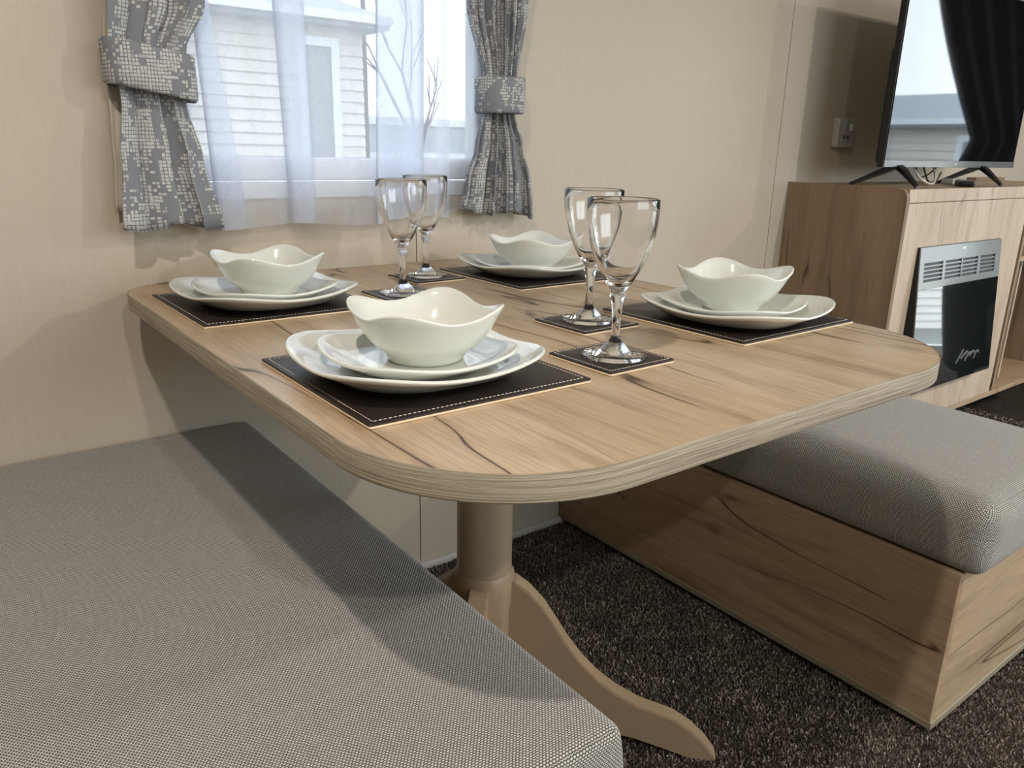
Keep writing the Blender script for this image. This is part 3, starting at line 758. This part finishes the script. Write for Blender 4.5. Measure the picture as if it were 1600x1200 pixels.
# ------------------------------------------------------------------ curtains
def cloth(name, rows, nu, mat, parent, pleats, amp, ybase, uscale=1.6, seed=0, thick=.0012, zbot=None):
    """rows: list of (z, xl, xr, ampfactor, yshift)"""
    rs = random.Random(seed); ph = rs.uniform(0, 6); sub = []
    zs = []
    for a, b in zip(rows[:-1], rows[1:]):
        k = max(2, int((a[0]-b[0])/.012))
        for i in range(k):
            t = i/k; ts = t*t*(3-2*t); sub.append(tuple(a[j]+(b[j]-a[j])*(t if j == 0 else ts) for j in range(5)))
    sub.append(rows[-1])
    V, UV, Fc = [], [], []
    for z, xl, xr, am, ys in sub:
        for i in range(nu+1):
            u = i/nu; q = u*pleats*2*PI + ph + .5*math.sin(u*7+seed) + .25*math.sin(z*6+seed)
            x = xl + (xr-xl)*(u + .33/pleats/2*math.sin(2*q+1.0)*am*.8)
            y = ybase + ys - (math.sin(q)*.65 + .35*math.sin(q*1.7+1.3+z*3))*amp*am
            if zbot is not None and z <= rows[-1][0]+1e-6: zz = z + .006*math.sin(u*9+seed) + zbot*(u-.5)
            else: zz = z
            V.append((x, y, zz)); UV.append((u*.17*uscale+seed*.31, z+seed*.17))
    nr = len(sub)
    for j in range(nr-1):
        for i in range(nu): Fc.append((j*(nu+1)+i, (j+1)*(nu+1)+i, (j+1)*(nu+1)+i+1, j*(nu+1)+i+1))
    o = mk(name, V, Fc, mat, parent, UV, True)
    md = o.modifiers.new('t', 'SOLIDIFY'); md.thickness = thick; md.offset = 0
    return o
def band(name, xl, xr, z0l, z0r, z1l, z1r, yc, dep, mat, parent, seed=0):
    """tieback: closed soft loop, front seen"""
    nn = 64; V, UV, Fc = [], [], []; per = 0
    prev = None
    for i in range(nn+1):
        a = 2*PI*i/nn; ca, sa = math.cos(a), math.sin(a)
        e = .55
        x = (xl+xr)/2 + (xr-xl)/2*math.copysign(abs(ca)**e, ca); y = yc + dep*math.copysign(abs(sa)**.8, sa)
        t = (x-xl)/(xr-xl)
        if prev: per += math.hypot(x-prev[0], y-prev[1])
        prev = (x, y)
        zt = z0l+(z0r-z0l)*t; zb = z1l+(z1r-z1l)*t
        for k, f in enumerate((0, .06, .25, .5, .75, .94, 1)):
            off = (.003 if 0 < k < 6 else 0)
            V.append((x+ca*off, y+sa*off+(.0015*math.sin(f*9+t*8)), zb+(zt-zb)*f)); UV.append((per+seed, zb+(zt-zb)*f+seed*.5))
    for i in range(nn):
        for k in range(6): Fc.append((i*7+k, (i+1)*7+k, (i+1)*7+k+1, i*7+k+1))
    o = mk(name, V, Fc, mat, parent, UV, True); md = o.modifiers.new('t', 'SOLIDIFY'); md.thickness = .002; md.offset = 0
    return o
cl = tag(empty('curtain', (.08, -.045, .79)), 'left grey curtain with white block pattern, tied back', 'curtain')
at(cloth('drape', [(1.76, -.02, .21, 1, 0), (1.30, .022, .205, 1, 0), (1.13, .032, .163, .9, 0), (1.055, .026, .130, .55, 0), (.985, .034, .124, .5, 0), (.90, .026, .140, .75, -.002), (.795, .020, .160, .95, -.004)], 150, 'curtain', cl, 2.3, .014, -.047, 1.25, 3, zbot=.0))
at(cloth('lining', [(1.76, -.02, .20, 1, 0), (1.30, .018, .190, 1, 0), (1.13, .026, .150, .8, 0), (1.055, .022, .115, .5, 0), (.985, .020, .11, .5, 0), (.90, .016, .115, .6, 0), (.820, .010, .115, .6, 0)], 60, 'cream', cl, 2.0, .004, -.018, 1, 5))
at(band('tieback', .017, .139, 1.068, 1.050, 1.005, .984, -.046, .030, 'curtain', cl, 1.0))
cr_ = tag(empty('curtain', (.74, -.045, .79)), 'right grey curtain with white block pattern, pleated below its tieback', 'curtain')
at(cloth('drape', [(1.76, .56, .84, 1, 0), (1.30, .625, .812, 1, 0), (1.19, .648, .795, 1, 0), (1.055, .685, .775, .6, 0), (.995, .688, .770, .55, 0), (.93, .672, .795, .85, 0), (.86, .648, .818, 1.1, 0), (.797, .634, .826, 1.25, 0)], 170, 'curtain', cr_, 5.5, .017, -.045, 1.9, 8, zbot=-.020))
at(band('tieback', .681, .779, 1.059, 1.062, .992, .994, -.045, .030, 'curtain', cr_, 2.3))
rl = tag(empty('curtain_rail', (.42, -.04, 1.77)), 'white curtain rail above the window, out of view', 'curtain rail')
box('track', -.52, .52, -.012, .012, 0, .018, 'white_pvc', rl); box('bracket', -.40, -.38, .012, .040, 0, .014, 'white_pvc', rl); box('bracket', .38, .40, .012, .040, 0, .014, 'white_pvc', rl)

def voile():
    root = tag(empty('voile', (.4, -.03, .79)), 'white sheer voile hanging over the window between the curtains', 'voile')
    # fold path: (x at z=1.16, x at z=.79, y)
    path = [(.128, .132, -.020), (.178, .221, -.014), (.150, .165, -.030), (.334, .338, -.026), (.279, .288, -.034), (.571, .566, -.020), (.466, .455, -.031), (.627, .627, -.024)]
    per = 16; zt, zb = 1.76, .788; nz_ = 34; V, UV, Fc = [], [], []
    cols = []
    for a, b in zip(path[:-1], path[1:]):
        for i in range(per): cols.append((a, b, i/per))
    cols.append((path[-2], path[-1], 1.0))
    s_ = 0
    for j, (a, b, t) in enumerate(cols):
        tt = t
        s_ += .012
        for k in range(nz_+1):
            z = zt + (zb-zt)*k/nz_; f = max(-.6, min(1.0, (1.16-z)/.37))
            xa = a[0]+(a[1]-a[0])*f; xb = b[0]+(b[1]-b[0])*f
            x = xa+(xb-xa)*tt; ty = tt*tt*(3-2*tt); y = a[2]+(b[2]-a[2])*ty
            y += -.0035*math.sin(x*95+z*2.5) - .002*math.sin(x*41+1+z*4)
            zz = z + (.004*math.sin(x*23+1) if k == nz_ else 0)
            V.append((x, y, zz)); UV.append((s_, z))
    for j in range(len(cols)-1):
        for k in range(nz_): Fc.append((j*(nz_+1)+k, (j+1)*(nz_+1)+k, (j+1)*(nz_+1)+k+1, j*(nz_+1)+k+1))
    at(mk('sheer_panel', V, Fc, 'sheer', root, UV, True))
    # second drop on the right, its hem lifting behind the curtain
    V, UV, Fc = [], [], []; nu = 40
    for k in range(nz_+1):
        for i in range(nu+1):
            u = i/nu; x = .60+.17*u; zb2 = .796 + max(0, x-.632)*.35
            z = zt+(zb2-zt)*k/nz_
            V.append((x, -.012-.0045*math.sin(u*17+z)-.002*math.sin(u*31), z)); UV.append((x*1.5+2, z))
    for k in range(nz_):
        for i in range(nu): Fc.append((k*(nu+1)+i, (k+1)*(nu+1)+i, (k+1)*(nu+1)+i+1, k*(nu+1)+i+1))
    at(mk('sheer_panel', V, Fc, 'sheer', root, UV, True))
voile()

# ------------------------------------------------------------------ fireplace cabinet
CX, CT, CB = 1.809, .847, .148; CF = -.35; CXE = 3.2
cab = tag(empty('media_cabinet', (CX, CF, 0)), 'oak-effect television cabinet with electric fire and open shelves', 'cabinet')
def prof_panel(name, x0, x1, poly, mat, parent):
    """poly in (y,z), extruded along x"""
    nn = len(poly); V = [(x0, y, z) for y, z in poly] + [(x1, y, z) for y, z in poly]
    return at(mk(name, V, [tuple(range(nn)), tuple(range(2*nn-1, nn-1, -1))] + [(i, nn+i, nn+(i+1) % nn, (i+1) % nn) for i in range(nn)], mat, parent))
r = .03; poly = [(-.001, CB), (-.001, CT+.004)] + [(CF-.004+r-r*math.sin(a), CT+.004-r+r*math.cos(a)) for a in [PI/2*i/8 for i in range(9)]] + [(CF-.004, CB)]
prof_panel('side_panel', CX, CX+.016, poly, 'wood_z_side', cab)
at(box('cabinet_top', CX+.0165, CXE, CF+.002, -.001, CT-.016, CT, 'wood_shelf', cab, .0008))
at(box('top_rail', CX+.0165, CXE, CF, CF+.0015, CT-.034, CT, 'wood_z', cab, 0))
at(box('fire_panel', CX+.0165, 2.60, CF, CF+.016, CB+.018, CT-.036, 'wood_z', cab, .0008))
at(box('cabinet_base', CX+.0165, CXE, CF, -.001, CB, CB+.0165, 'wood_shelf', cab, .0008))
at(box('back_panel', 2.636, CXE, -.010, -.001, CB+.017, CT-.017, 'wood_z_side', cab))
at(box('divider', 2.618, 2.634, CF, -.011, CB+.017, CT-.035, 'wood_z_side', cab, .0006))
at(box('divider', 2.82, 2.832, CF+.06, -.011, CB+.017, .600, 'wood_z', cab, .0006))
at(box('shelf', 2.635, CXE-.017, CF+.004, -.011, .606, .622, 'wood_shelf', cab, .0006))
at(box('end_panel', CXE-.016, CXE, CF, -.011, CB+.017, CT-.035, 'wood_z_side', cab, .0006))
at(box('recessed_plinth', CX+.05, CXE-.05, -.16, -.014, 0.0, CB, 'shade_black', cab))
at(box('upstand', 2.95, CXE, -.035, -.001, CT, CT+.012, 'wood_z_side', cab, .0006))

# electric fire: wedge-shaped glass front leaning back at the top
fire = tag(empty('electric_fire', (2.17, CF, .29)), 'wall-inset electric fire with glossy dark glass and vent slots', 'fireplace')
fx0, fx1, fz0, fz1, fyt, fyb = 1.920, 2.432, .285, .693, -.359, -.397
def FY(z): return fyb + (fyt-fyb)*(z-fz0)/(fz1-fz0)
V = [(fx0, CF-.0005, fz0), (fx1, CF-.0005, fz0), (fx1, CF-.0005, fz1), (fx0, CF-.0005, fz1), (fx0, fyb+.004, fz0), (fx1, fyb+.004, fz0), (fx1, fyt+.004, fz1), (fx0, fyt+.004, fz1)]
at(mk('black_casing', V, [(0, 1, 2, 3), (4, 7, 6, 5), (0, 4, 5, 1), (3, 2, 6, 7), (0, 3, 7, 4), (1, 5, 6, 2)], 'black', fire))
vents = [(1.945, 2.055), (2.070, 2.170), (2.176, 2.275), (2.292, 2.395)]
vz0, vz1 = .597, .653
def slab(name, x0, x1, z0, z1, d0, d1, mat):
    V = []
    for d in (d0, d1):
        V += [(x0, FY(z0)+d, z0), (x1, FY(z0)+d, z0), (x1, FY(z1)+d, z1), (x0, FY(z1)+d, z1)]
    return V, [(0, 1, 2, 3), (7, 6, 5, 4), (4, 5, 1, 0), (1, 5, 6, 2), (2, 6, 7, 3), (3, 7, 4, 0)]
def slabs(name, lst, mat, parent, d0=0.0, d1=.0035):
    V, Fc = [], []
    for (x0, x1, z0, z1) in lst:
        v, f = slab('', x0, x1, z0, z1, d0, d1, mat); b = len(V); V += v; Fc += [tuple(b+i for i in q) for q in f]
    o = mk(name, V, Fc, mat, parent); at(o) if parent == fire else None; return o
gl = [(fx0+.001, fx1-.001, .578, vz0), (fx0+.001, fx1-.001, vz1, fz1-.001)]
xs = [fx0+.001] + [q for v in vents for q in v] + [fx1-.001]
for i in range(0, len(xs), 2): gl.append((xs[i], xs[i+1], vz0, vz1))
slabs('vent_band', gl, 'fireband', fire)
slabs('glass_front', [(fx0+.001, fx1-.001, fz0+.001, .5775)], 'fireglass', fire)
for (a, b) in vents:
    k = 5; st = (vz1-vz0)/k
    for i in range(k):
        slabs('vent_slat', [(a, b, vz0+st*i+st*.68, vz0+st*(i+1))], 'fireband', fire, .0008, .0030)
slabs('badge', [(2.165, 2.190, .676, .682)], 'logo', fire, -.0006, .0)
# ember logs behind the lower glass
lg = []
for i in range(5):
    x = 2.19+.03*i
    at(tube('log', [(x, FY(.34)+.0025, .335+.01*(i % 2)), (x+.02, FY(.36)+.0015, .352+.006*i), (x+.045, FY(.37)+.0025,   .372-.008*i)], .0048, 'ash', fire))

# ------------------------------------------------------------------ television
tv = tag(empty('television', (2.27, -.245, .851)), 'black flat-screen television on splayed feet, reflecting the bright window', 'television')
tx0, tx1, tz0, tz1, ty = 1.858, 2.690, .900, 1.385, -.250
at(box('casing', tx0, tx1, ty+.002, ty+.020, tz0, tz1, 'black', tv, .002))
at(box('rear_housing', tx0+.06, tx1-.06, ty+.020, ty+.060, tz0+.01, tz1-.18, 'black', tv, .008))
at(box('screen', tx0+.004, tx1-.004, ty-.0005, ty+.0018, tz0+.019, tz1-.004, 'screen', tv))
M['bezel'] = plain('silver grey lower bezel', (0.16, 0.17, 0.18), 0.12, 0.8)
at(box('lower_bezel', tx0+.002, tx1-.002, ty-.002, ty+.0018, tz0, tz0+.0185, 'bezel', tv, .0005))
lo = at(lathe('emblem', [(0, 0), (.0042, 0), (.0042, .0006), (0, .0006)], 'logo', tv, 20)); lo.rotation_euler = (PI/2, 0, 0); lo.location = (2.272, ty-.0021, tz0+.009)
lo.matrix_parent_inverse = Matrix.Translation(-Vector(tv.location))
for xf, w_ in ((1.985, 0), (2.50, 0)):
    # inverted V foot: one arm forward, one arm back
    ap = Vector((xf-.03, ty+.010, tz0+.004)); V = []; ft = CT+.0045
    for (tip, nm) in (((xf-.125, -.350), 'stand_foot'), ((xf-.105, -.152), 'stand_foot')):
        pts = [ap, Vector((xf-.05, ap.y+(tip[1]-ap.y)*.28, tz0-.010)), Vector((tip[0], tip[1], ft))]
        bm = bmesh.new(); prev = None
        for i, p in enumerate(pts):
            hw, hh = (.016, .007) if i < 2 else (.008, .0038)
            rg = [bm.verts.new((p.x+sx*hw, p.y, p.z+sz*hh)) for sx, sz in ((-1, -1), (1, -1), (1, 1), (-1, 1))]
            if prev:
                for q in range(4): bm.faces.new((prev[q], prev[(q+1) % 4], rg[(q+1) % 4], rg[q]))
            else: bm.faces.new(rg)
            prev = rg
        bm.faces.new(prev[::-1])
        at(frombm(nm, bm, 'black', tv))
# cables behind the television
c1 = tube('cable', [(2.12, -.20, .905), (2.13, -.215, .87), (2.17, -.23, CT+.004), (2.22, -.225, CT+.004), (2.255, -.21, .87), (2.26, -.19, .91)], .0030, 'cable_white'); tag(c1, 'white cable looping below the television', 'cable')
c2 = tube('cable', [(2.20, -.19, .91), (2.21, -.20, .87), (2.26, -.19, CT+.004), (2.36, -.15, CT+.004), (2.46, -.12, CT+.005), (2.52, -.10, .88)], .0026, 'black'); tag(c2, 'black cable trailing right along the cabinet top', 'cable', 'black cables under the television')
c3 = tube('cable', [(2.22, -.16, .91), (2.25, -.15, .875), (2.29, -.14, .858), (2.33, -.16, .88), (2.35, -.17, .91)], .0024, 'black'); tag(c3, 'black cable hanging in a short loop under the screen', 'cable', 'black cables under the television')
sb = box('power_adapter', 2.395, 2.47, -.20, -.16, CT+.0003, CT+.018, 'cable_white', None, .003); tag(sb, 'small white adapter block behind the remote control', 'adapter')
rm = tag(empty('remote_control', (2.30, -.275, CT+.0003), math.radians(28)), 'black remote control lying on the cabinet top', 'remote control')
o = box('remote_body', -.085, .085, -.021, .021, 0, .016, 'black', rm, .006, 3)
for i in range(9):
    for j in range(3): box('button', -.070+i*.016, -.060+i*.016, -.014+j*.011, -.007+j*.011, .0158, .0172, 'grey_metal', rm)
# wall socket
so = tag(box('wall_socket', 2.000, 2.086, -.022, -.0005, .950, 1.034, 'socket', None, .003), 'square wall socket in the shade left of the television', 'socket')
box('rocker_switch', 2.060, 2.072, -.026, -.021, .998, 1.018, 'white', so, .001)
box('socket_slot', 2.030, 2.036, -.0232, -.0215, .975, .985, 'black', so); box('socket_slot', 2.050, 2.056, -.0232, -.0215, .975, .985, 'black', so)

# ------------------------------------------------------------------ the rest of the room, met in the reflections
sf = tag(empty('armchair', (3.75, -.65, 0)), 'charcoal armchair across the room, mirrored in the fire glass', 'armchair')
at(cushion('chair_seat', 3.50, 4.05, -.85, -.30, .12, .40, .04, 'sofa', sf, arc=3, n=4)); at(cushion('chair_arm', 3.44, 4.05, -1.02, -.86, .08, .53, .07, 'sofa', sf, arc=5, n=4))
at(cushion('chair_arm', 3.44, 4.05, -.29, -.13, .08, .53, .07, 'sofa', sf, arc=5, n=4)); at(cushion('chair_back', 3.93, 4.12, -.98, -.15, .30, .86, .08, 'sofa', sf, arc=4, n=4))
for fx, fy in ((3.5, -.96), (4.0, -.96), (3.5, -.22), (4.0, -.22)): at(box('chair_foot', fx, fx+.05, fy, fy+.05, 0, .10, 'black', sf))
def end_curtain(y0, y1, lab):
    r_ = tag(empty('curtain', (4.33, (y0+y1)/2, .05)), lab, 'curtain')
    V, UV, Fc = [], [], []; nu, nz2 = 90, 60
    inner0, outer0 = y0, y1
    for k in range(nz2+1):
        z = 1.97 + (.10-1.97)*k/nz2
        q = (z-1.02); pin = max(0.0, 1-q/.9 if q > 0 else 1+q/1.1)**1.3; pin = pin if q > 0 else max(pin, .6)
        side = y0 + (y1-y0)*(.40*pin)
        for i in range(nu+1):
            u = i/nu; y = side+(y1-side)*u
            V.append((4.34+.025*math.sin(u*44+z), y, z)); UV.append((u*1.2, z))
    for k in range(nz2):
        for i in range(nu): Fc.append((k*(nu+1)+i, (k+1)*(nu+1)+i, (k+1)*(nu+1)+i+1, k*(nu+1)+i+1))
    at(mk('drape', V, Fc, 'sofa', r_, UV, True))  # charcoal cloth paints in the backlit silhouette of this curtain
end_curtain(-1.46, -.62, 'full-length curtain at the far end door, backlit shade put into its dark colour, mirrored in the television')
LW = ['above the left bench', 'behind the camera, left', 'over the middle of the room', 'nearest the glazed doors']
for (x, y) in LAMPS:
    d_ = lathe('ceiling_downlight', [(0, -.008), (.030, -.008), (.036, -.012), (.043, -.010), (.045, 0), (0, 0)], 'white', None, 32); d_.location = (x, y, CEIL)
    ln = lathe('lens', [(0, -.0125), (.028, -.0125), (.028, -.0085), (0, -.0085)], 'lamp', d_, 24)
    tag(d_, 'round recessed ceiling downlight ' + LW[LAMPS.index((x, y))], 'downlight', 'ceiling downlights')
